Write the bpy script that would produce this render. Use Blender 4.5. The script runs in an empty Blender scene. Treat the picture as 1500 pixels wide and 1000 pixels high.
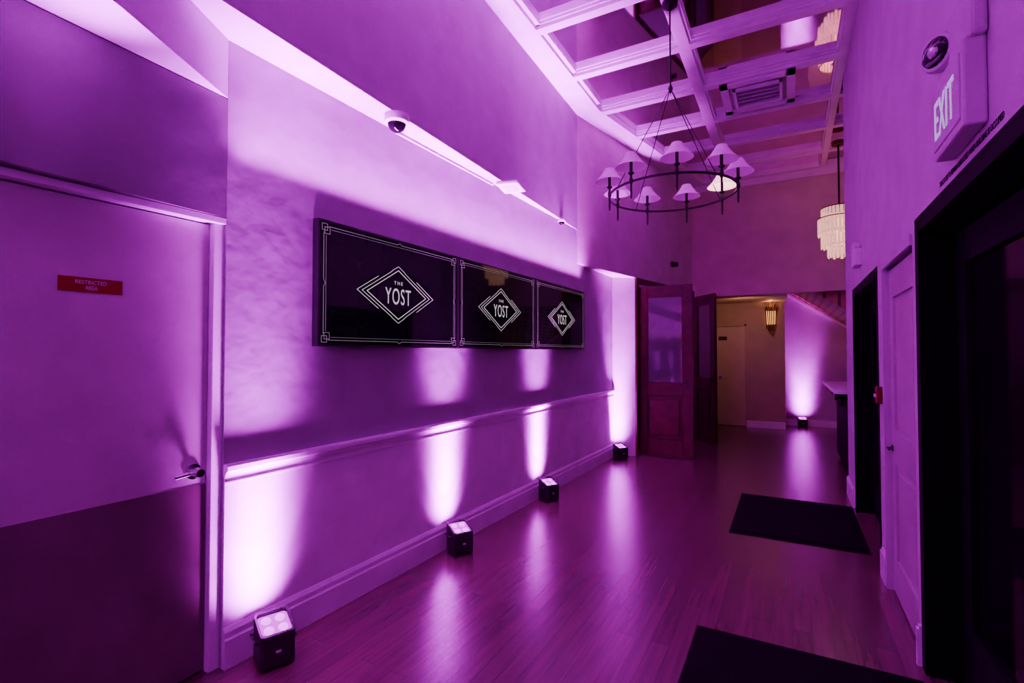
import bpy, bmesh, math, random
from mathutils import Matrix, Vector
random.seed(4)
COL = bpy.context.scene.collection
R = math.radians

# ------------------------------------------------------------ helpers
def nb(): return bmesh.new()
def box(bm, x0, x1, y0, y1, z0, z1, M=None):
    vs = [bm.verts.new(Vector((x, y, z)) if M is None else M @ Vector((x, y, z)))
          for x in (x0, x1) for y in (y0, y1) for z in (z0, z1)]
    for f in ((0,1,3,2),(4,6,7,5),(0,4,5,1),(2,3,7,6),(0,2,6,4),(1,5,7,3)):
        bm.faces.new([vs[i] for i in f])
def prism(bm, poly, z0, z1, M=None):
    a = [Vector((p[0], p[1], z0)) for p in poly]; b = [Vector((p[0], p[1], z1)) for p in poly]
    if M is not None: a = [M @ p for p in a]; b = [M @ p for p in b]
    va = [bm.verts.new(p) for p in a]; vb = [bm.verts.new(p) for p in b]
    n = len(poly)
    bm.faces.new(va[::-1]); bm.faces.new(vb)
    for i in range(n): bm.faces.new((va[i], va[(i+1) % n], vb[(i+1) % n], vb[i]))
def cyl(bm, p0, p1, r0, r1=None, seg=16, caps=True):
    p0 = Vector(p0); p1 = Vector(p1); r1 = r0 if r1 is None else r1
    q = (p1-p0).to_track_quat('Z', 'Y'); A = []; B = []
    for i in range(seg):
        t = 2*math.pi*i/seg; d = q @ Vector((math.cos(t), math.sin(t), 0))
        A.append(bm.verts.new(p0+d*r0)); B.append(bm.verts.new(p1+d*r1))
    for i in range(seg):
        j = (i+1) % seg; bm.faces.new((A[i], A[j], B[j], B[i]))
    if caps: bm.faces.new(A[::-1]); bm.faces.new(B)
def lathe(bm, prof, seg=24, M=None, close=False):
    rings = []
    for r, z in prof:
        ring = []
        for i in range(seg):
            t = 2*math.pi*i/seg; p = Vector((max(r, 1e-4)*math.cos(t), max(r, 1e-4)*math.sin(t), z))
            ring.append(bm.verts.new(p if M is None else M @ p))
        rings.append(ring)
    pairs = list(zip(rings, rings[1:]))
    if close: pairs.append((rings[-1], rings[0]))
    for a, b in pairs:
        for i in range(seg):
            j = (i+1) % seg; bm.faces.new((a[i], a[j], b[j], b[i]))
def tube(bm, pts, r, seg=8):
    for a, b in zip(pts, pts[1:]): cyl(bm, a, b, r, seg=seg)
def stroke(bm, pts, w, z0, z1, closed=False):
    pts = list(pts) + ([pts[0]] if closed else [])
    for a, b in zip(pts, pts[1:]):
        a = Vector(a); b = Vector(b); d = (b-a); L = d.length
        ang = math.atan2(d.y, d.x)
        M = Matrix.Translation((a.x, a.y, 0)) @ Matrix.Rotation(ang, 4, 'Z')
        box(bm, -w/2, L+w/2, -w/2, w/2, z0, z1, M)
def text_bm(s, w, h, z0=0.0, z1=.002, cx=0, cy=0, space=1.0):
    cu = bpy.data.curves.new('t', 'FONT'); cu.body = s; cu.extrude = .05; cu.space_character = space
    ob = bpy.data.objects.new('t', cu); COL.objects.link(ob)
    dg = bpy.context.evaluated_depsgraph_get()
    me = bpy.data.meshes.new_from_object(ob.evaluated_get(dg))
    bm = bmesh.new(); bm.from_mesh(me)
    bpy.data.objects.remove(ob); bpy.data.meshes.remove(me); bpy.data.curves.remove(cu)
    xs = [v.co.x for v in bm.verts]; ys = [v.co.y for v in bm.verts]; zs = [v.co.z for v in bm.verts]
    for v in bm.verts:
        v.co.x = cx + ((v.co.x-min(xs))/(max(xs)-min(xs))-.5)*w
        v.co.y = cy + ((v.co.y-min(ys))/(max(ys)-min(ys))-.5)*h
        v.co.z = z0 + (v.co.z-min(zs))/(max(zs)-min(zs))*(z1-z0)
    return bm
def face(ox, oy, oz, a):        # x right, y up, z out of a vertical face
    a = R(a); c, s = math.cos(a), math.sin(a)
    return Matrix(((c, 0, s, ox), (s, 0, -c, oy), (0, 1, 0, oz), (0, 0, 0, 1)))
def props(o, label=None, cat=None, group=None, kind=None):
    if label: o['label'] = label
    if cat: o['category'] = cat
    if group: o['group'] = group
    if kind: o['kind'] = kind
    return o
def obj(name, bm, m, parent=None, M=None, bevel=0, smooth=False, **k):
    bmesh.ops.recalc_face_normals(bm, faces=bm.faces[:])
    me = bpy.data.meshes.new(name); bm.to_mesh(me); bm.free()
    if smooth:
        for p in me.polygons: p.use_smooth = True
        try: me.set_sharp_from_angle(angle=R(38))
        except Exception: pass
    me.materials.append(m)
    o = bpy.data.objects.new(name, me); COL.objects.link(o)
    if parent: o.parent = parent
    if M is not None: o.matrix_local = M
    if bevel:
        b = o.modifiers.new('bevel', 'BEVEL'); b.width = bevel; b.segments = 2; b.limit_method = 'ANGLE'
    return props(o, **k)
def thing(name, M, label, cat, group=None, kind=None):
    o = bpy.data.objects.new(name, None); COL.objects.link(o); o.empty_display_size = .1
    o.matrix_world = M if isinstance(M, Matrix) else Matrix.Translation(M)
    return props(o, label, cat, group, kind)
def copy_tree(o, parent=None):
    c = o.copy(); COL.objects.link(c)
    if parent: c.parent = parent
    for ch in [x for x in bpy.data.objects if x.parent == o]: copy_tree(ch, c)
    return c

# ------------------------------------------------------------ materials
def mat(name, col, rough=.5, metal=0, bump=0, bscale=20, emit=None, estr=0, var=.08, vscale=4, detail=3, trans=0, spec=.5):
    m = bpy.data.materials.new(name); m.use_nodes = True
    nt = m.node_tree; N = nt.nodes; L = nt.links; b = N['Principled BSDF']
    tc = N.new('ShaderNodeTexCoord')
    n = N.new('ShaderNodeTexNoise'); n.inputs['Scale'].default_value = vscale; n.inputs['Detail'].default_value = 4
    L.new(tc.outputs['Object'], n.inputs['Vector'])
    r = N.new('ShaderNodeValToRGB')
    r.color_ramp.elements[0].position = .3; r.color_ramp.elements[1].position = .7
    r.color_ramp.elements[0].color = (*[c*(1-var) for c in col], 1)
    r.color_ramp.elements[1].color = (*[min(1, c*(1+var)) for c in col], 1)
    L.new(n.outputs['Fac'], r.inputs['Fac']); L.new(r.outputs['Color'], b.inputs['Base Color'])
    b.inputs['Roughness'].default_value = rough; b.inputs['Metallic'].default_value = metal
    b.inputs['Transmission Weight'].default_value = trans
    b.inputs['Specular IOR Level'].default_value = spec
    if bump:
        n2 = N.new('ShaderNodeTexNoise'); n2.inputs['Scale'].default_value = bscale; n2.inputs['Detail'].default_value = detail
        L.new(tc.outputs['Object'], n2.inputs['Vector'])
        bp = N.new('ShaderNodeBump'); bp.inputs['Strength'].default_value = bump; bp.inputs['Distance'].default_value = .02
        L.new(n2.outputs['Fac'], bp.inputs['Height']); L.new(bp.outputs['Normal'], b.inputs['Normal'])
    if emit:
        b.inputs['Emission Color'].default_value = (*emit, 1); b.inputs['Emission Strength'].default_value = estr
    return m
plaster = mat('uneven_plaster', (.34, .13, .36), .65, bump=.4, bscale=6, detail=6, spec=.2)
shadedplaster = mat('shaded_plaster', (.17, .08, .18), .7, bump=.4, bscale=6, detail=6, spec=.15)  # plaster colour darkened to imitate the shade above the door
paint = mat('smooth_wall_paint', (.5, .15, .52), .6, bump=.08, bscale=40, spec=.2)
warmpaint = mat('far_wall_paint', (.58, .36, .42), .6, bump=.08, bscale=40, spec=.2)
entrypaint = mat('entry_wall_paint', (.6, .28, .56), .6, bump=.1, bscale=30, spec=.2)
lowpaint = mat('bounce_lit_paint', (.84, .46, .86), .45, bump=.05, bscale=40, spec=.3)  # colour lightened for the light bounced off the floor onto the wainscot
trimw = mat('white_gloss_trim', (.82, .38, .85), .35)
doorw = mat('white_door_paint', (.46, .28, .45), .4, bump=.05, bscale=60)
kick = mat('brown_armour_plate', (.14, .08, .11), .16, var=.15)
black = mat('black_plastic', (.012, .012, .014), .4)
blackp = mat('black_paint', (.002, .002, .003), .7, spec=.06)
iron = mat('dark_bronze', (.03, .022, .025), .4, metal=.8)
chrome = mat('chrome', (.8, .8, .82), .12, metal=1)
redwood = mat('red_brown_wood', (.055, .014, .01), .34, var=.3, vscale=9, spec=.3)
redp = mat('red_plastic', (.22, .0, .01), .5, spec=.15)
dullred = mat('dull_red_plastic', (.13, .0, .01), .5, spec=.1)
letterw = mat('white_lettering', (.75, .7, .7), .5)
dimline = mat('pale_screen_lines', (.25, .25, .23), .5, emit=(.85, .8, .75), estr=.18)
brightline = mat('bright_screen_lines', (.4, .4, .38), .5, emit=(.95, .93, .88), estr=.6)
mirror = mat('smoked_mirror', (.92, .45, .9), .04, metal=1, var=.1, vscale=2)
darkglass = mat('dark_glass', (.004, .003, .005), .08, spec=.4)
rubber = mat('black_rubber_mat', (.004, .003, .005), .95, bump=.6, bscale=220, spec=.05)
shade = mat('pale_shade_added_glow', (.72, .3, .74), .7, emit=(.8, .0, .85), estr=.22)  # unlit shades: faint pink emission imitates the purple light on them
shade_lit = mat('glowing_fabric_shade', (.8, .55, .6), .7, emit=(1, .5, .5), estr=2.6)
gold = mat('gilt_metal', (.16, .07, .02), .4, metal=.8)
warmglow = mat('warm_glow', (1, .6, .3), .5, emit=(1, .42, .12), estr=3)
crystal = mat('lit_crystal', (.7, .5, .45), .15, emit=(1, .5, .35), estr=1.1, var=.3, vscale=25)
lens = mat('glowing_lens', (.6, .1, .7), .3, emit=(.9, .03, 1), estr=3.5)
mat_lp = mat('glowing_lens_tray', (.06, .0, .08), .6, emit=(.85, .0, 1), estr=2.0, spec=.1)
exitglow = mat('glowing_exit_letters', (.6, .6, .9), .5, emit=(.8, .7, 1), estr=.5)
brown = mat('dull_brown_plaster', (.38, .24, .2), .6, bump=.15, bscale=30)
tan = mat('tan_door_paint', (.5, .34, .26), .5)
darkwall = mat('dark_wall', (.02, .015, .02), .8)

def mat_floor():
    m = bpy.data.materials.new('hardwood_planks'); m.use_nodes = True
    nt = m.node_tree; N = nt.nodes; L = nt.links; b = N['Principled BSDF']
    tc = N.new('ShaderNodeTexCoord'); mp = N.new('ShaderNodeMapping'); mp.inputs['Rotation'].default_value = (0, 0, R(90))
    L.new(tc.outputs['Object'], mp.inputs['Vector'])
    br = N.new('ShaderNodeTexBrick'); br.inputs['Scale'].default_value = 1
    br.inputs['Brick Width'].default_value = 1.3; br.inputs['Row Height'].default_value = .09
    br.inputs['Mortar Size'].default_value = .001; br.offset = .37
    br.inputs['Color1'].default_value = (.13, .035, .07, 1); br.inputs['Color2'].default_value = (.175, .048, .095, 1)
    br.inputs['Mortar'].default_value = (.05, .014, .028, 1); br.inputs['Bias'].default_value = -.1
    L.new(mp.outputs['Vector'], br.inputs['Vector'])
    mp2 = N.new('ShaderNodeMapping'); mp2.inputs['Scale'].default_value = (30, 1.5, 1); L.new(tc.outputs['Object'], mp2.inputs['Vector'])
    g = N.new('ShaderNodeTexNoise'); g.inputs['Scale'].default_value = 1.2; g.inputs['Detail'].default_value = 4
    L.new(mp2.outputs['Vector'], g.inputs['Vector'])
    mx = N.new('ShaderNodeMix'); mx.data_type = 'RGBA'; mx.blend_type = 'MULTIPLY'; mx.inputs[0].default_value = .5
    L.new(br.outputs['Color'], mx.inputs[6]); L.new(g.outputs['Fac'], mx.inputs[7])
    L.new(mx.outputs[2], b.inputs['Base Color'])
    b.inputs['Roughness'].default_value = .25
    bp = N.new('ShaderNodeBump'); bp.inputs['Strength'].default_value = .03; bp.inputs['Distance'].default_value = .004
    L.new(g.outputs['Fac'], bp.inputs['Height']); L.new(bp.outputs['Normal'], b.inputs['Normal'])
    b.inputs['Specular IOR Level'].default_value = 1.0
    return m
def mat_screen():
    m = bpy.data.materials.new('black_screen_faint_veins'); m.use_nodes = True
    nt = m.node_tree; N = nt.nodes; L = nt.links; b = N['Principled BSDF']
    tc = N.new('ShaderNodeTexCoord'); v = N.new('ShaderNodeTexVoronoi'); v.feature = 'DISTANCE_TO_EDGE'; v.inputs['Scale'].default_value = 7
    nz = N.new('ShaderNodeTexNoise'); nz.inputs['Scale'].default_value = 3
    ad = N.new('ShaderNodeVectorMath'); ad.operation = 'ADD'
    L.new(tc.outputs['Object'], nz.inputs['Vector']); L.new(tc.outputs['Object'], ad.inputs[0]); L.new(nz.outputs['Color'], ad.inputs[1])
    L.new(ad.outputs[0], v.inputs['Vector'])
    r = N.new('ShaderNodeValToRGB'); r.color_ramp.elements[0].color = (.014, .008, .016, 1); r.color_ramp.elements[1].color = (0.0005, 0.0005, 0.001, 1)
    r.color_ramp.elements[1].position = .012
    L.new(v.outputs['Distance'], r.inputs['Fac']); L.new(r.outputs['Color'], b.inputs['Emission Color'])
    b.inputs['Emission Strength'].default_value = 1; b.inputs['Base Color'].default_value = (.003, .003, .004, 1)
    b.inputs['Roughness'].default_value = .04; b.inputs['Specular IOR Level'].default_value = .25
    return m
def mat_brick():
    m = bpy.data.materials.new('brown_brick'); m.use_nodes = True
    nt = m.node_tree; N = nt.nodes; L = nt.links; b = N['Principled BSDF']
    tc = N.new('ShaderNodeTexCoord'); br = N.new('ShaderNodeTexBrick'); br.inputs['Scale'].default_value = 1
    br.inputs['Brick Width'].default_value = .2; br.inputs['Row Height'].default_value = .16; br.inputs['Mortar Size'].default_value = .02
    br.inputs['Color1'].default_value = (.4, .2, .1, 1); br.inputs['Color2'].default_value = (.5, .28, .16, 1); br.inputs['Mortar'].default_value = (.04, .015, .01, 1)
    L.new(tc.outputs['Object'], br.inputs['Vector']); L.new(br.outputs['Color'], b.inputs['Base Color']); b.inputs['Roughness'].default_value = .6
    return m
floor_m = mat_floor(); screen_m = mat_screen(); brick_m = mat_brick()

# ------------------------------------------------------------ frames of reference (metres)
SK = 1.2                                   # the left wall runs 1.2 degrees off the hall's axis
AX = -2.349
ML = Matrix.Translation((AX, 0, 0)) @ Matrix.Rotation(-R(SK), 4, 'Z')   # local x = out of wall, y = along, z = up
def FL(s, z, off=0): return ML @ Matrix.Translation((off, s, z)) @ Matrix(((0,0,1,0),(1,0,0,0),(0,1,0,0),(0,0,0,1)))
XR = .53
def FR(y, z, off=0): return face(XR-off, y, z, -90)
ZC = 4.44

# ------------------------------------------------------------ structure
def S(name, bm, m, label, **k): return obj(name, bm, m, label=label, kind='structure', **k)
b = nb(); box(b, -3.6, 2.4, -2.6, 12, -.1, 0)
S('floor', b, floor_m, 'glossy dark red-brown hardwood plank floor of the hallway')
b = nb(); box(b, -.16, 0, 1.412, 6.98, 0, 2.96); box(b, -.16, 0, -2.6, .4, 0, 2.96)
box(b, -.16, -.03, .4, 1.412, 2.1, 2.96)
S('wall_left', b, plaster, 'uneven plaster left wall behind the black screens', M=ML)
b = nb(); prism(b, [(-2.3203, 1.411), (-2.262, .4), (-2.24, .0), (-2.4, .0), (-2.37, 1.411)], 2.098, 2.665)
S('wall_left_above_door', b, shadedplaster, 'shade-darkened plaster wall above the restricted door')
b = nb(); box(b, 0, .01, 1.414, 6.96, 0, .89)
for s in (1.72, 3.08, 4.3, 5.6): box(b, .01, .0112, s, s+.004, .2, .8)
S('wall_left_wainscot', b, lowpaint, 'smooth painted wainscot below the chair rail', M=ML)
b = nb()
prof = [(0, .885), (.018, .885), (.022, .9), (.036, .912), (.036, .932), (.033, .94), (0, .94)]
MP = Matrix(((1,0,0,0),(0,0,1,0),(0,1,0,0),(0,0,0,1)))
prism(b, prof, 1.412, 6.96, MP); prism(b, [(.01, .845), (.015, .848), (.015, .856), (.01, .859)], 1.412, 6.96, MP)
S('trim_1', b, trimw, 'white moulded chair rail along the left wall', M=ML)
b = nb(); prism(b, [(.01, 0), (.032, 0), (.032, .13), (.026, .14), (.026, .165), (.016, .185), (.01, .185)], 1.412, 6.93, MP)
S('baseboard_left', b, trimw, 'white stepped baseboard along the left wall', M=ML)
b = nb(); prism(b, [(-1.96, -2.6), (-2.222, 5.66), (-2.65, 5.66), (-2.65, -2.6)], 2.95, 4.6)
S('wall_left_bulkhead', b, paint, 'upper left bulkhead wall whose underside glows above the screens')
b = nb(); prism(b, [(-2.3195, 1.41), (-2.03, .85), (-1.9, .5), (-1.85, -.2), (-2.37, -.2), (-2.36, 1.41)], 2.67, 2.949)
S('trim_2', b, paint, 'wedge-shaped soffit above the restricted door')
b = nb(); prism(b, [(-2.22, 5.66), (-1.47, 9.2), (-1.75, 9.35), (-2.65, 9.35), (-2.65, 5.66)], 2.54, 4.6)
S('wall_entry_header', b, entrypaint, 'angled upper wall over the open entry doors')
b = nb(); prism(b, [(-2.2, 6.95), (-1.92, 7.13), (-1.98, 7.22), (-2.35, 7.1), (-2.35, 6.95)], 0, 2.54)
S('wall_entry_return', b, lowpaint, 'short angled return wall beside the entry doors')
b = nb(); prism(b, [(-1.98, 7.14), (-1.9, 7.12), (-1.88, 7.2), (-1.96, 7.22)], 0, 2.54)
prism(b, [(-1.55, 9.12), (-1.46, 9.1), (-1.44, 9.2), (-1.53, 9.22)], 0, 2.54)
prism(b, [(-1.96, 7.2), (-1.88, 7.2), (-1.46, 9.12), (-1.54, 9.12)], 2.45, 2.54)
S('trim_3', b, redwood, 'red-brown wooden door frame of the entry')
b = nb(); box(b, -3.5, -3.4, 6.9, 9.6, 0, 2.6); box(b, -3.4, -2.3, 6.9, 7.0, 0, 2.6); box(b, -3.4, -1.6, 9.35, 9.45, 0, 2.6)
S('wall_vestibule', b, paint, 'dim vestibule walls behind the entry doors')
b = nb(); box(b, -3.4, -2.0, 6.9, 9.4, 2.56, 2.6); S('ceiling_vestibule', b, paint, 'vestibule ceiling behind the entry doors')
b = nb(); box(b, -1.75, 2.3, 9.2, 9.35, 2.43, 4.6); box(b, -1.75, -1.5, 9.22, 9.35, 0, 2.43)
S('wall_far', b, warmpaint, 'far header wall above the lobby opening')
b = nb(); box(b, -1.6, -1.32, 11, 11.12, 0, 2.7); box(b, -.74, -.07, 11, 11.12, 0, 2.7); box(b, -1.32, -.74, 11, 11.12, 2.04, 2.7)
box(b, -.19, -.07, 11.12, 11.65, 0, 2.9); box(b, -1.72, -1.6, 9.35, 11.12, 0, 2.7)
S('wall_lobby', b, brown, 'dim lobby wall with sconce and door')
b = nb(); box(b, -.2, 2.3, 11.65, 11.8, 0, 3.4)
S('wall_stair', b, paint, 'wall below the stairs lit by a distant uplight')
b = nb(); box(b, -1.7, -.02, 9.35, 11.1, 2.46, 2.52)
S('ceiling_lobby', b, brown, 'low lobby ceiling')
b = nb(); prism(b, [(-.02, 2.71), (2.25, 1.10), (2.25, 1.42), (-.02, 3.03)], 9.36, 11.64, Matrix(((1,0,0,0),(0,0,1,0),(0,1,0,0),(0,0,0,1))))
S('ceiling_stair', b, brick_m, 'sloping brown patterned underside of the staircase')
b = nb(); prism(b, [(-.05, 2.66), (2.25, 1.05), (2.25, 1.10), (-.05, 2.71)], 11.60, 11.645, Matrix(((1,0,0,0),(0,0,1,0),(0,1,0,0),(0,0,0,1))))
S('trim_4', b, trimw, 'sloping white trim below the stair underside')
b = nb(); box(b, -.75, -.07, 10.975, 10.998, 0, .13); box(b, -.068, 2.2, 11.625, 11.648, 0, .13)
S('baseboard_lobby', b, trimw, 'white lobby baseboards')
b = nb()
for y0, y1, z0, z1 in ((-2.6, .5, 0, 4.6), (.5, 3.0, 2.09, 4.6), (3.0, 3.07, 0, 4.6), (3.07, 3.88, 2.0, 4.6), (3.88, 4.16, 0, 4.6), (4.16, 5.68, 2.05, 4.6), (5.68, 6.3, 0, 4.6)):
    box(b, XR, XR+.2, y0, y1, z0, z1)
S('wall_right', b, paint, 'smooth right wall with dark doorways')
b = nb(); box(b, XR+.2, 2.3, 6.2, 6.3, 0, 4.6); box(b, 2.2, 2.3, 6.3, 11.8, 0, 4.6)
S('wall_right_alcove', b, paint, 'alcove walls round the corner of the right wall')
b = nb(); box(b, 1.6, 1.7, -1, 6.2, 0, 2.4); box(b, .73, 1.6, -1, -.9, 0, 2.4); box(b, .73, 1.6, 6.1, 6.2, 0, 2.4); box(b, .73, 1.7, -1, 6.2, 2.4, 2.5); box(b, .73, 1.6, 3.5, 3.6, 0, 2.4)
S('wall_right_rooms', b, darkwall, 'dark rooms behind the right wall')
b = nb(); box(b, -2.6, .7, -2.7, -2.6, 0, 4.6); S('wall_back', b, paint, 'wall behind the viewer')
b = nb()
for y0, y1 in ((3.0, 3.03), (3.92, 4.1), (5.74, 6.3)): box(b, XR-.02, XR, y0, y1, 0, .17); box(b, XR-.012, XR, y0, y1, .17, .185)
S('baseboard_right', b, trimw, 'white baseboard pieces between the right doorways')

# ceiling with coffers
b = nb(); box(b, -2.65, 2.3, -2.6, 9.35, ZC+.01, ZC+.1)
ceil = S('ceiling', b, paint, 'coffered ceiling with smoked mirror panels')
ys = [-1.25, -.37, .51, 1.39, 2.27, 3.15, 4.03, 4.91, 5.79, 6.67, 7.55, 8.43]
for y in ys:
    xe = XR-.001 if y < 6.2 else 2.2
    b = nb(); box(b, -2.0, xe, y-.045, y+.045, 4.353, 4.385); box(b, -2.0, xe, y-.06, y+.06, 4.385, 4.41)
    box(b, -2.0, xe, y-.072, y+.072, 4.41, ZC)
    obj('coffer_beam', b, trimw, ceil)
for x0, x1, y0, y1 in ((-.885, -.785, -2.6, 9.06), (.455, .529, -2.6, 9.06)):
    b = nb(); box(b, x0, x1, y0, y1, 4.351, 4.384); box(b, x0-.02, min(x1+.02, .5295), y0, y1, 4.384, ZC); obj('coffer_beam', b, trimw, ceil)
b = nb(); prism(b, [(-2.225, -2), (-2.225, 5.66), (-1.47, 9.2), (-1.22, 9.2), (-1.95, 5.66), (-1.95, -2.0)], 4.35, ZC)
prism(b, [(-1.96, -2), (-1.96, 5.6), (-1.91, 5.6), (-1.91, -2.0)], 4.385, ZC); obj('coffer_border', b, trimw, ceil)
b = nb(); box(b, -1.5, 2.2, 9.05, 9.2, 4.352, ZC); box(b, -1.5, 2.2, 9.15, 9.199, 4.25, 4.352); obj('coffer_border', b, trimw, ceil)
for i in range(len(ys)-1):
    for x0, x1 in ((-1.95, -.9), (-.77, .45)) + (((.53, 2.1),) if ys[i] > 6.3 else ()):
        b = nb(); box(b, x0-.02, x1+.02, ys[i]+.05, ys[i+1]-.05, ZC-.012, ZC+.005); obj('coffer_panel', b, mirror, ceil)
b = nb(); box(b, -1.4, .45, 8.5, 9.1, ZC-.012, ZC+.005); obj('coffer_panel', b, mirror, ceil)

# ------------------------------------------------------------ left restricted door
d1 = thing('door_1', FL(.455, 0, -.05), 'white restricted-area door with brown lower plate and chrome lever', 'door', kind='structure')
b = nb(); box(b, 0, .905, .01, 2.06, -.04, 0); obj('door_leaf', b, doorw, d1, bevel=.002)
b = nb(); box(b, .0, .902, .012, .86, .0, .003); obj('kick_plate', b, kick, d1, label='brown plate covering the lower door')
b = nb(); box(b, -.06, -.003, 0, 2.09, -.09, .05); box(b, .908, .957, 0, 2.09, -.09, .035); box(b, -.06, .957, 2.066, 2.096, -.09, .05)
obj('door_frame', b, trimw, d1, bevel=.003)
b = nb(); cyl(b, (.845, .925, 0), (.845, .925, .012), .034, seg=24); cyl(b, (.845, .925, .012), (.845, .925, .055), .012)
tube(b, [(.845, .925, .05), (.8, .927, .056), (.745, .92, .052)], .0095, 12); cyl(b, (.845, .925, .045), (.845, .925, .07), .024, .018, seg=20)
obj('door_handle', b, chrome, d1, smooth=True, label='chrome door lever')
ds = thing('door_sign', FL(.812, 1.696, -.05), 'small red sign with white lettering on the left door', 'sign')
b = nb(); box(b, 0, .205, 0, .056, 0, .003); obj('sign_plate', b, redp, ds)
b = text_bm('RESTRICTED', .1, .015, .003, .0042, .102, .038); obj('lettering', b, letterw, ds)
b = text_bm('AREA', .04, .015, .003, .0042, .102, .017); obj('lettering', b, letterw, ds)

# ------------------------------------------------------------ three wall displays
W, H = 1.285, .71
S0 = 1.89
dl = ['black display screen with white emblem, nearest the restricted door', 'middle black display screen, between the two other screens', 'black display screen farthest along, nearest the entry doors']
for k in range(3):
    t = thing('wall_display', FL(S0+k*(W+.012), 1.497, 0), dl[k], 'screen', 'black display screens on the left wall')
    b = nb(); box(b, 0, W, 0, H, .003, .05); box(b, W/2-.2, W/2+.2, H*.25, H*.75, -.002, .003); obj('casing', b, black, t, bevel=.004)
    b = nb(); box(b, .012, W-.012, .012, H-.012, .05, .0515); obj('screen', b, screen_m, t)
    b = nb(); z0, z1 = .0518, .0524
    for ins, w in ((.036, .0028), (.052, .0016)):
        c = .035
        n = .012 if ins < .05 else 0
        for yy, sg in ((ins, 1), (H-ins, -1)):
            stroke(b, [(ins+c, yy), (W/2-.02, yy), (W/2, yy-sg*n), (W/2+.02, yy), (W-ins-c, yy)], w, z0, z1)
        for xx, sg in ((ins, 1), (W-ins, -1)):
            stroke(b, [(xx, ins+c), (xx, H/2-.02), (xx+sg*n, H/2), (xx, H/2+.02), (xx, H-ins-c)], w, z0, z1)
    for sx in (0, 1):
        for sy in (0, 1):
            def q(x, y): return (W-x if sx else x, H-y if sy else y)
            stroke(b, [q(.024, .024), q(.06, .024), q(.06, .06), q(.024, .06)], .0024, z0, z1, True)
            stroke(b, [q(.042, .042), q(.078, .042), q(.078, .078), q(.042, .078)], .0024, z0, z1, True)
    obj('border_lines', b, dimline, t)
    b = nb(); cx, cy = W/2-.01, H/2-.01
    hx, hy = .275, .16
    stroke(b, [(cx-hx, cy), (cx, cy+hy), (cx+hx, cy), (cx, cy-hy)], .0045, z0, z1, True)
    for sg in (-1, 1):
        for dx, tx, w in ((.04, .02, .003), (.08, .1, .003)):
            f = 1-tx/hx
            stroke(b, [(cx+sg*(tx+dx), cy+hy*f), (cx+sg*(hx+dx), cy), (cx+sg*(tx+dx), cy-hy*f)], w, z0, z1)
    for sg in (-1, 1):
        stroke(b, [(cx-.06, cy+sg*(hy-.008)), (cx, cy+sg*(hy+.026)), (cx+.06, cy+sg*(hy-.008))], .003, z0, z1)
    obj('diamond_emblem', b, brightline, t)
    obj('lettering', text_bm('THE', .08, .022, z0, z1, cx, cy+.076, 1.5), brightline, t)
    obj('lettering', text_bm('YOST', .24, .105, z0, z1, cx, cy-.012, 1.15), brightline, t)

# ------------------------------------------------------------ uplights (box with a top sloping down towards +x)
def make_uplight():
    t = thing('uplight', (0, 0, 0), 'x', 'light')
    b = nb(); c = .018; h = .078; sl = .34
    outer = [(-h+c, -h), (h-c, -h), (h-c*.3, -h+c*.3), (h, -h+c), (h, h-c), (h-c*.3, h-c*.3), (h-c, h), (-h+c, h), (-h+c*.3, h-c*.3), (-h, h-c), (-h, -h+c), (-h+c*.3, -h+c*.3)]
    inner = [(x*.86, y*.86) for x, y in outer]; n = len(outer)
    v0 = [b.verts.new((x, y, .012)) for x, y in outer]
    vo = [b.verts.new((x, y, .17-sl*x)) for x, y in outer]; vt = [b.verts.new((x*.98, y*.98, .185-sl*x)) for x, y in outer]
    vi = [b.verts.new((x, y, .185-sl*x)) for x, y in inner]; vb = [b.verts.new((x, y, .168-sl*x)) for x, y in inner]
    b.faces.new(v0[::-1]); b.faces.new(vb)
    for A_, B_ in ((v0, vo), (vo, vt), (vt, vi), (vi, vb)):
        for i in range(n): b.faces.new((A_[i], A_[(i+1) % n], B_[(i+1) % n], B_[i]))
    obj('housing', b, black, t)
    MT = Matrix.Translation((0, 0, .1685)) @ Matrix.Rotation(math.atan(sl), 4, 'Y')
    b = nb(); prism(b, [(x*.99, y*.99) for x, y in inner], 0, .004, MT); obj('lens_tray', b, mat_lp, t)
    for sx in (-1, 1):
        for sy in (-1, 1):
            b = nb(); lathe(b, [(.0, .014), (.016, .013), (.022, .009), (.0225, .003)], 20, MT @ Matrix.Translation((sx*.031, sy*.031, 0))); obj('lens', b, lens, t, smooth=True)
            b = nb(); cyl(b, (sx*.055, sy*.055, 0), (sx*.055, sy*.055, .013), .012, .014, 12); obj('foot', b, blackp, t)
    b = nb(); tube(b, [(-.06, -.077, .12), (-.06, -.092, .13), (.04, -.092, .13), (.04, -.077, .12)], .004, 8); obj('handle', b, iron, t)
    b = nb(); box(b, .0782, .0792, -.012, .012, .075, .087); obj('badge', b, letterw, t)
    return t
ul = [((AX+.0209*1.55+.16, 1.57), -22, 'black uplight on the floor right beside the restricted door frame'),
      ((AX+.0209*3.07+.145, 3.08), -30, 'black uplight on the floor below the first and second screens'),
      ((AX+.0209*4.58+.14, 4.59), -30, 'small black uplight on the floor below the third screen'),
      ((-2.06, 6.84), -35, 'small black uplight in the corner beside the open entry doors'),
      ((.217, 11.47), -80, 'distant black uplight in the lobby below the stairs')]
proto = make_uplight()
for i, ((x, y), a, lab) in enumerate(ul):
    o = proto if i == 0 else copy_tree(proto)
    o.location = (x, y, 0); o.rotation_euler = (0, 0, R(a)); o['label'] = lab; o['group'] = 'black uplights on the floor'

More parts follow.
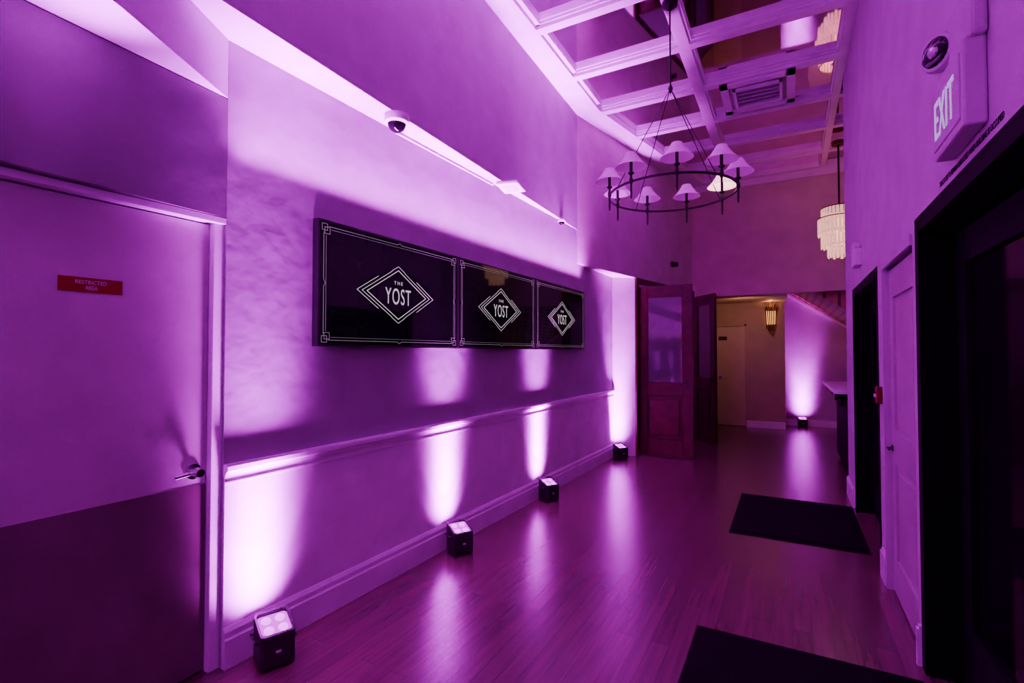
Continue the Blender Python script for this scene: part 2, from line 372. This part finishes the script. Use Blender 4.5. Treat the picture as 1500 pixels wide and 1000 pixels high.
# ------------------------------------------------------------ devices on the soffit
def dome(name, loc, r, lab):
    t = thing(name, loc, lab, 'camera', 'dome security cameras')
    b = nb(); lathe(b, [(0, 0), (r, 0), (r*1.02, -r*.25), (r*.98, -r*.6), (r*.8, -r*.68), (0, -r*.68)], 28); obj('mount', b, trimw, t, smooth=True)
    b = nb(); lathe(b, [(r*.76, -r*.66), (r*.74, -r*.85), (r*.6, -r*1.15), (r*.32, -r*1.36), (0, -r*1.42)], 24); obj('dome_cover', b, darkglass, t, smooth=True)
    b = nb(); lathe(b, [(r*.8, -r*.62), (r*.82, -r*.7), (r*.76, -r*.74)], 28); obj('dome_ring', b, trimw, t, smooth=True)
dome('dome_camera', (-2.14, 2.38, 2.95), .075, 'larger white dome camera under the soffit above the first screen')
dome('dome_camera', (-2.2, 5.13, 2.95), .045, 'small white dome camera under the soffit above the third screen')
t = thing('wireless_access_point', Matrix.Translation((-2.14, 3.86, 2.95)) @ Matrix.Rotation(R(12), 4, 'Z'), 'flat white box under the soffit between the two dome cameras', 'network device')
b = nb(); box(b, -.1, .1, -.13, .13, -.035, 0); obj('casing', b, trimw, t, bevel=.01)
b = nb(); box(b, -.06, .06, -.08, .08, -.038, -.034); obj('vent_plate', b, paint, t)
b = nb(); tube(b, [(-.0, 2.5, 2.935), (0, 3.75, 2.935)], .007, 8)
obj('cable_conduit', b, trimw, M=ML @ Matrix.Translation((.01, 0, 0)), label='thin conduit running from the large dome camera to the flat white box', cat='conduit')
aw = Vector((.75, 3.54, 0)).normalized(); ang = math.degrees(math.atan2(aw.y, aw.x))
pw = Vector((-2.22, 5.66, 0)) + aw*2.75
t = thing('wall_camera', face(pw.x, pw.y, 2.9, ang), 'small dark camera on the angled wall above the entry doors', 'camera')
b = nb(); cyl(b, (0, 0, 0), (0, 0, .02), .05, seg=20); obj('mount', b, black, t)
b = nb(); cyl(b, (0, 0, .02), (0, -.01, .06), .015); lathe(b, [(0, -.05), (.035, -.03), (.045, 0), (.035, .03), (0, .045)], 16, Matrix.Translation((0, -.01, .07))); obj('camera_ball', b, black, t, smooth=True)

# ------------------------------------------------------------ entry door leaves
glass = mat('tinted_door_glass', (.38, .06, .4), .05, trans=.9)
def entry_leaf(name, M, w, lab):
    t = thing(name, M, lab, 'door', kind='structure'); h = 2.42; st = .13
    b = nb(); box(b, 0, st, .01, h, -.045, 0); box(b, w-st, w, .01, h, -.045, 0)
    for y0, y1 in ((.01, .25), (.86, 1.04), (2.26, h)): box(b, st, w-st, y0, y1, -.045, 0)
    box(b, st, w-st, .25, .86, -.035, -.018); box(b, st+.05, w-st-.05, .31, .8, -.04, -.002)
    obj('door_leaf', b, redwood, t, bevel=.005)
    b = nb(); box(b, st, w-st, 1.04, 2.26, -.027, -.02); obj('glass_pane', b, glass, t)
    b = nb()
    for x0, x1, y0, y1 in ((st, st+.012, 1.04, 2.26), (w-st-.012, w-st, 1.04, 2.26), (st, w-st, 1.04, 1.052), (st, w-st, 2.248, 2.26)): box(b, x0, x1, y0, y1, -.02, -.004)
    obj('glazing_bead', b, redwood, t)
    b = nb(); box(b, w-.085, w-.05, .98, 1.1, 0, .005); cyl(b, (w-.067, 1.05, .005), (w-.067, 1.05, .04), .008); tube(b, [(w-.067, 1.05, .038), (w-.14, 1.05, .038)], .007, 8)
    obj('door_handle', b, iron, t)
    for y in (.25, 1.2, 2.15):
        b = nb(); cyl(b, (-.006, y, .002), (-.006, y+.1, .002), .009, seg=10); obj('hinge', b, iron, t)
entry_leaf('door_2', face(-1.91, 7.24, 0, 0), .75, 'open red-brown glazed entry door leaf nearest the viewer')
entry_leaf('door_3', face(-1.45, 9.08, 0, math.degrees(math.atan2(-.54, .41))), .68, 'farther open red-brown entry door leaf against the far wall')

d = thing('door_4', face(-1.32, 11.03, 0, 0), 'tan narrow lobby door beside the sconce wall', 'door', kind='structure')
b = nb(); box(b, .03, .55, .01, 2.0, -.04, 0); obj('door_leaf', b, tan, d)
b = nb(); box(b, 0, .03, 0, 2.04, -.05, .04); box(b, .55, .58, 0, 2.04, -.05, .04); box(b, 0, .58, 2.0, 2.04, -.05, .04); obj('door_frame', b, brown, d)
b = nb(); lathe(b, [(.0, .06), (.022, .055), (.028, .04), (.012, .02), (.012, 0)], 16, Matrix.Translation((.1, 1.0, 0))); obj('door_knob', b, chrome, d, smooth=True)
b = nb(); box(b, .06, .22, 1.72, 1.8, 0, .004); obj('name_plate', b, black, M=d.matrix_world.copy(), label='small dark plate on the tan lobby door', cat='sign')

d = thing('door_5', FR(3.875, 0, -.02), 'white panelled door in the right wall between dark doorways', 'door', kind='structure')
w = .8
b = nb(); box(b, 0, .12, .01, 1.97, -.04, 0); box(b, w-.12, w, .01, 1.97, -.04, 0)
for y0, y1 in ((.01, .22), (.8, 1.0), (1.8, 1.97)): box(b, .12, w-.12, y0, y1, -.04, 0)
for y0, y1 in ((.22, .8), (1.0, 1.8)): box(b, .12, w-.12, y0, y1, -.03, -.014); box(b, .17, w-.17, y0+.05, y1-.05, -.03, -.006)
obj('door_leaf', b, doorw, d, bevel=.002)
b = nb(); cyl(b, (.05, .88, 0), (.05, .88, .008), .02, seg=20); cyl(b, (.05, .88, .008), (.05, .88, .03), .007); tube(b, [(.05, .88, .028), (.12, .88, .028)], .006, 10); obj('door_lever', b, iron, d, smooth=True)
b = nb(); box(b, -.045, -.005, 0, 2.04, .02, .034); box(b, -.045, w+.01, 1.985, 2.04, .02, .034); obj('door_frame', b, paint, d)
def black_doorway(name, ytop, w, h, lab, leaves=2):
    t = thing(name, FR(ytop, 0, 0), lab, 'doorway', kind='structure')
    b = nb(); box(b, .0, .07, 0, h, -.13, .002); box(b, w-.07, w, 0, h, -.13, .002); box(b, 0, w, h-.07, h, -.13, .002); obj('door_frame', b, blackp, t)
    lw = (w-.14)/leaves
    for k in range(leaves):
        x = .07+k*lw
        b = nb(); hh = h-.1; box(b, x+.003, x+.13, .01, hh, -.17, -.13); box(b, x+lw-.13, x+lw-.003, .01, hh, -.17, -.13)
        for y0, y1 in ((.01, .3), (hh-.14, hh)): box(b, x+.13, x+lw-.13, y0, y1, -.17, -.13)
        f = obj('door_leaf', b, blackp, t, bevel=.003)
        b = nb(); box(b, x+.13, x+lw-.13, .3, hh-.14, -.155, -.148); obj('glass_pane', b, darkglass, f)
black_doorway('door_6', 3.0, 2.48, 2.09, 'wide black doorway with glazed doors below the exit sign')
black_doorway('door_7', 5.68, 1.52, 2.05, 'farther black doorway past the white panelled door')

# ------------------------------------------------------------ exit sign & notice
t = thing('exit_sign', FR(2.33, 2.15, 0), 'white exit sign box with glowing letters and a round emergency lamp above the black doorway', 'exit sign')
b = nb(); box(b, 0, .35, 0, .27, .001, .06); obj('casing', b, paint, t, bevel=.008)
b = nb(); box(b, .02, .33, .03, .235, .06, .063); obj('face_plate', b, paint, t)
obj('lettering', text_bm('EXIT', .23, .13, .063, .066, .16, .13, 1.1), exitglow, t, label='glowing exit letters')
b = nb(); box(b, -.02, .37, .265, .45, .001, .045); obj('lamp_housing', b, paint, t, bevel=.012)
b = nb(); Mh = Matrix.Translation((.1, .35, .045)) @ Matrix.Rotation(R(35), 4, 'Y')
lathe(b, [(0, -.03), (.045, -.03), (.062, .0), (.066, .02), (.06, .035), (.05, .039), (0, .033)], 26, Mh); h_ = obj('lamp_head', b, paint, t, smooth=True)
b = nb(); lathe(b, [(.05, .0395), (.046, .042), (.03, .046), (0, .048)], 22, Mh); obj('lamp_lens', b, darkglass, h_, smooth=True)
b = nb(); lathe(b, [(.02, .047), (.016, .052), (0, .054)], 16, Mh); obj('bulb_cap', b, chrome, h_, smooth=True)
b = text_bm('THIS DOOR TO REMAIN UNLOCKED WHEN BUILDING IS OCCUPIED', .68, .021, .001, .002, 0, 0)
obj('notice_lettering', b, blackp, M=FR(2.2, 2.122, 0), label='line of small dark letters below the exit sign', cat='sign')
t = thing('emergency_light', FR(5.15, 2.18, 0), 'small white emergency light on the right wall above the farther black doorway', 'emergency light')
b = nb(); box(b, 0, .2, 0, .14, -.003, .055); obj('casing', b, trimw, t, bevel=.006)
for x in (.05, .15):
    b = nb(); lathe(b, [(0, -.03), (.03, -.02), (.035, .02), (0, .02)], 16, Matrix.Translation((x, .165, .035))); obj('lamp_head', b, trimw, t, smooth=True)
t = thing('fire_alarm_pull', FR(4.1, 1.13, 0), 'red fire alarm pull box on the right wall beside the white panelled door', 'alarm')
b = nb(); box(b, 0, .075, 0, .11, -.003, .032); obj('casing', b, dullred, t, bevel=.005)
b = nb(); box(b, .012, .062, .04, .062, .032, .042); obj('pull_handle', b, letterw, t, bevel=.002)

# ------------------------------------------------------------ floor mats
for y0, y1, lab in ((4.47, 5.75, 'black floor mat in front of the farther black doorway'), (1.55, 2.86, 'black floor mat at the bottom of the view below the exit sign')):
    t = thing('floor_mat', (.03, (y0+y1)/2, 0), lab, 'mat', 'black floor mats'); hy = (y1-y0)/2
    b = nb(); box(b, -.43, .43, -hy+.045, hy-.045, .001, .011); obj('pile', b, rubber, t)
    b = nb()
    for x0, x1, a0, a1 in ((-.475, -.43, -hy, hy), (.43, .475, -hy, hy), (-.43, .43, -hy, -hy+.045), (-.43, .43, hy-.045, hy)): box(b, x0, x1, a0, a1, .001, .006)
    obj('border', b, rubber, t)

# ------------------------------------------------------------ ceiling vent
t = thing('ceiling_vent', (-.27, 6.13, 4.35), 'square white louvred ceiling vent among the coffers', 'vent')
b = nb()
for a, z0, z1, w_ in ((.36, -.03, 0, .08), (.24, -.045, -.02, .03)):
    box(b, -a, a, -a, -a+w_, z0, z1); box(b, -a, a, a-w_, a, z0, z1); box(b, -a, -a+w_, -a, a, z0, z1); box(b, a-w_, a, -a, a, z0, z1)
obj('frame', b, trimw, t)
b = nb()
for k in range(5):
    y = -.17+k*.085; M_ = Matrix.Translation((0, y, -.025)) @ Matrix.Rotation(R(35), 4, 'X'); box(b, -.21, .21, -.026, .026, -.002, .002, M_)
obj('louvres', b, trimw, t)
b = nb(); box(b, -.3, .3, -.3, .3, -.006, -.001); obj('backing', b, mat('vent_backing', (.45, .3, .45), .6), t)
b = nb(); box(b, -.3, .3, -.3, .3, 0, .08); obj('duct_box', b, trimw, t)

# ------------------------------------------------------------ ring chandelier
CX, CY, ZR, RR = -.83, 4.2, 2.76, .5
t = thing('ring_chandelier', (CX, CY, ZR), 'dark metal ring chandelier with nine pale cone shades', 'chandelier')
b = nb(); lathe(b, [(RR-.007, -.007), (RR+.007, -.007), (RR+.007, .007), (RR-.007, .007)], 64, close=True); obj('ring', b, iron, t, smooth=True)
zn = .86
b = nb(); cyl(b, (0, 0, zn), (0, 0, 4.35-ZR), .007); obj('stem', b, iron, t)
b = nb(); lathe(b, [(0, 4.352-ZR), (.065, 4.35-ZR), (.06, 4.32-ZR), (.015, 4.29-ZR)], 24); obj('canopy', b, iron, t, smooth=True)
b = nb(); lathe(b, [(0, zn+.05), (.012, zn+.04), (.02, zn+.015), (.012, zn-.015), (0, zn-.03)], 16); obj('hub', b, iron, t, smooth=True)
for k in range(4):
    a = R(28.9+20+90*k)
    b = nb(); cyl(b, (.01*math.cos(a), .01*math.sin(a), zn), (RR*math.cos(a), RR*math.sin(a), .01), .0035, seg=8); obj('rod', b, iron, t)
base = 90+28.9+7
lit_pos = None
for k in range(9):
    a = R(base-40*k); x, y = RR*math.cos(a), RR*math.sin(a)
    lit = (k == 2)
    b = nb(); T = Matrix.Translation((x, y, 0))
    lathe(b, [(0, -.13), (.006, -.125), (.008, -.1), (.008, -.02), (.014, -.01), (.014, .02), (.009, .03), (.009, .05), (.022, .06), (.024, .068), (.0115, .072), (.0115, .165), (0, .17)], 14, T)
    c = obj('candle_holder', b, iron, t, smooth=True)
    b = nb(); lathe(b, [(.118, .11), (.085, .143), (.055, .185), (.038, .218), (.035, .218), (.052, .185), (.082, .143), (.115, .11)], 28, T, close=True)
    obj('lamp_shade', b, shade_lit if lit else shade, c, smooth=True, label='lit warm glowing shade' if lit else None)
    if lit: lit_pos = Vector((CX+x, CY+y, ZR+.13))

# ------------------------------------------------------------ crystal chandelier
t = thing('crystal_chandelier', (.62, 8.1, 2.7), 'glowing warm tiered crystal chandelier hanging past the right wall corner', 'chandelier')
ht = 4.352-2.7
b = nb(); cyl(b, (0, 0, .76), (0, 0, ht-.002), .012); obj('rod', b, iron, t)
b = nb(); cyl(b, (0, 0, ht-.05), (0, 0, ht), .08, seg=20); cyl(b, (0, 0, .72), (0, 0, .79), .07, .02, seg=20); obj('canopy', b, gold, t)
for r, zt, hh in ((.21, .74, .2), (.25, .6, .24), (.215, .42, .23), (.14, .24, .18)):
    b = nb(); lathe(b, [(r-.006, zt-.006), (r+.006, zt-.006), (r+.006, zt+.006), (r-.006, zt+.006)], 32, close=True); ti = obj('tier_ring', b, gold, t, smooth=True)
    b = nb(); n = int(r*140)
    for k in range(n):
        a = 2*math.pi*k/n; x, y = r*math.cos(a), r*math.sin(a)
        M_ = Matrix.Translation((x, y, zt)) @ Matrix.Rotation(a, 4, 'Z')
        prism(b, [(.007, 0), (0, .018), (-.007, 0), (0, -.018)], -hh+.02*(k % 2), -.01, M_)
    obj('crystal_fringe', b, crystal, ti)
b = nb(); lathe(b, [(0, .2), (.04, .25), (.05, .45), (.04, .62), (0, .67)], 16); obj('lamp', b, warmglow, t, smooth=True)

# ------------------------------------------------------------ wall sconce
t = thing('wall_sconce', face(-.3, 10.998, 1.8, 0), 'dark gilt wall sconce of stepped upright bars with amber glow between them', 'wall lamp')
b = nb(); box(b, -.05, .05, .1, .5, .0, .015); obj('backplate', b, gold, t)
for x, y0, y1, z in ((-.095, .14, .56, .04), (-.057, .08, .63, .06), (-.019, .02, .6, .075), (.019, .0, .66, .075), (.057, .08, .61, .06), (.095, .16, .55, .04)):
    b = nb(); cyl(b, (x*.8, y0, z), (x, y1, z+.015), .01, .0135, 12); obj('bar', b, gold, t, smooth=True)
b = nb(); box(b, -.075, .075, .22, .48, .018, .026); obj('lamp', b, warmglow, t)

# ------------------------------------------------------------ bar counter past the corner
t = thing('bar_counter', (.6, 7.45, 0), 'white-topped bar counter on a black base past the right wall', 'counter')
b = nb(); box(b, -.18, .3, -1.05, 1.05, 1.02, 1.06); obj('countertop', b, trimw, t, bevel=.006)
b = nb(); box(b, -.02, .26, -1.0, 1.0, .08, 1.02); box(b, .02, .22, -.97, .97, 0, .08); obj('base', b, blackp, t)
for y in (-.9, 0, .9):
    b = nb(); box(b, -.14, -.02, y-.015, y+.015, .96, 1.02); box(b, -.045, -.02, y-.015, y+.015, .8, .98); obj('bracket', b, blackp, t)

# ------------------------------------------------------------ lights
PUR = (.8, .0, 1.0)
def spot(loc, d, energy, size=75, blend=1, soft=.07, name='uplight_beam', col=PUR):
    l = bpy.data.lights.new(name, 'SPOT'); l.energy = energy; l.color = col; l.spot_size = R(size); l.spot_blend = blend; l.shadow_soft_size = soft
    o = bpy.data.objects.new(name, l); COL.objects.link(o); o.location = loc; o.rotation_euler = Vector(d).to_track_quat('-Z', 'Y').to_euler()
def point(name, loc, energy, col, soft=.05):
    l = bpy.data.lights.new(name, 'POINT'); l.energy = energy; l.shadow_soft_size = soft; l.color = col
    o = bpy.data.objects.new(name, l); COL.objects.link(o); o.location = loc
def area(loc, d, energy, size, sy=None, rot=None, name='room_fill', spread=180):
    l = bpy.data.lights.new(name, 'AREA'); l.energy = energy; l.color = PUR; l.size = size; l.spread = R(spread)
    if sy: l.shape = 'RECTANGLE'; l.size_y = sy
    o = bpy.data.objects.new(name, l); COL.objects.link(o); o.location = loc
    o.rotation_euler = rot if rot else Vector(d).to_track_quat('-Z', 'Y').to_euler()
for i, ((x, y), a, lab) in enumerate(ul):
    n = Vector([(-1, 0, 0), (-1, 0, 0), (-1, 0, 0), (-.6, .8, 0), (0, 1, 0)][i])
    k = [.95, .85, .85, .8, .8][i]
    for tilt, cone, en in ((58, 105, 65), (30, 68, 250), (12, 40, 700 if i == 0 else 850), (3, 32, 1200 if i == 0 else (2700 if i == 2 else 2000)), (-7, 30, 2400)):
        if i == 4 and tilt < 5: continue
        d = n*math.sin(R(tilt)) + Vector((0, 0, math.cos(R(tilt))))
        spot((x, y, .26), d, en*k, cone)
# added beam without a fixture, out of view, brightening the wedge soffit
spot((-2.0, .8, .215), (0.0, -.02, 1), 4500, 16)
# added unseen line of purple light above the screens, brightening the soffit
p = ML @ Vector((.09, 3.6, 2.24)); area(p, None, 165, .03, 4.3, (math.pi, 0, -R(SK)), 'soffit_wash', 66)
area((-1.3, -1.6, 2.7), (.55, 1, .05), 58, 1.5)
point('chandelier_lamp', lit_pos, 1.5, (1, .4, .5), .03)
spot((.62, 8.1, 3.5), (-.25, .3, 1), 10, 170, .6, .35, 'crystal_lamp', (1, .42, .35))
spot((-.3, 10.85, 2.35), (0, 0, 1), 4, 170, .6, .03, 'sconce_lamp', (1, .5, .2))
spot((-.7, 9.75, 2.22), (0, 1, -.1), 16, 165, .6, .08, 'lobby_fill', (1, .5, .3))  # added fill hidden behind the header, brightens the lobby walls
spot((1.1, 10.6, .9), (-.2, 0, 1), 7, 160, .6, .1, 'stair_fill', (1, .55, .25))  # added unseen fill that lights the stair underside
point('vestibule_fill', (-2.7, 8.2, 2.2), 20, PUR, .1)  # added unseen fill so the entry door glass looks more violet
wd = bpy.data.worlds.new('world'); bpy.context.scene.world = wd; wd.use_nodes = True
wd.node_tree.nodes['Background'].inputs[0].default_value = (.4, .0, .5, 1); wd.node_tree.nodes['Background'].inputs[1].default_value = .02

# ------------------------------------------------------------ camera
cd = bpy.data.cameras.new('camera'); cam = bpy.data.objects.new('camera', cd); COL.objects.link(cam)
cd.sensor_width = 36; cd.lens = 735/1500*36; cd.clip_start = .05
cam.location = (0, 0, 1.46); cam.rotation_euler = (R(90+1.33), 0, R(28.9))
bpy.context.scene.camera = cam
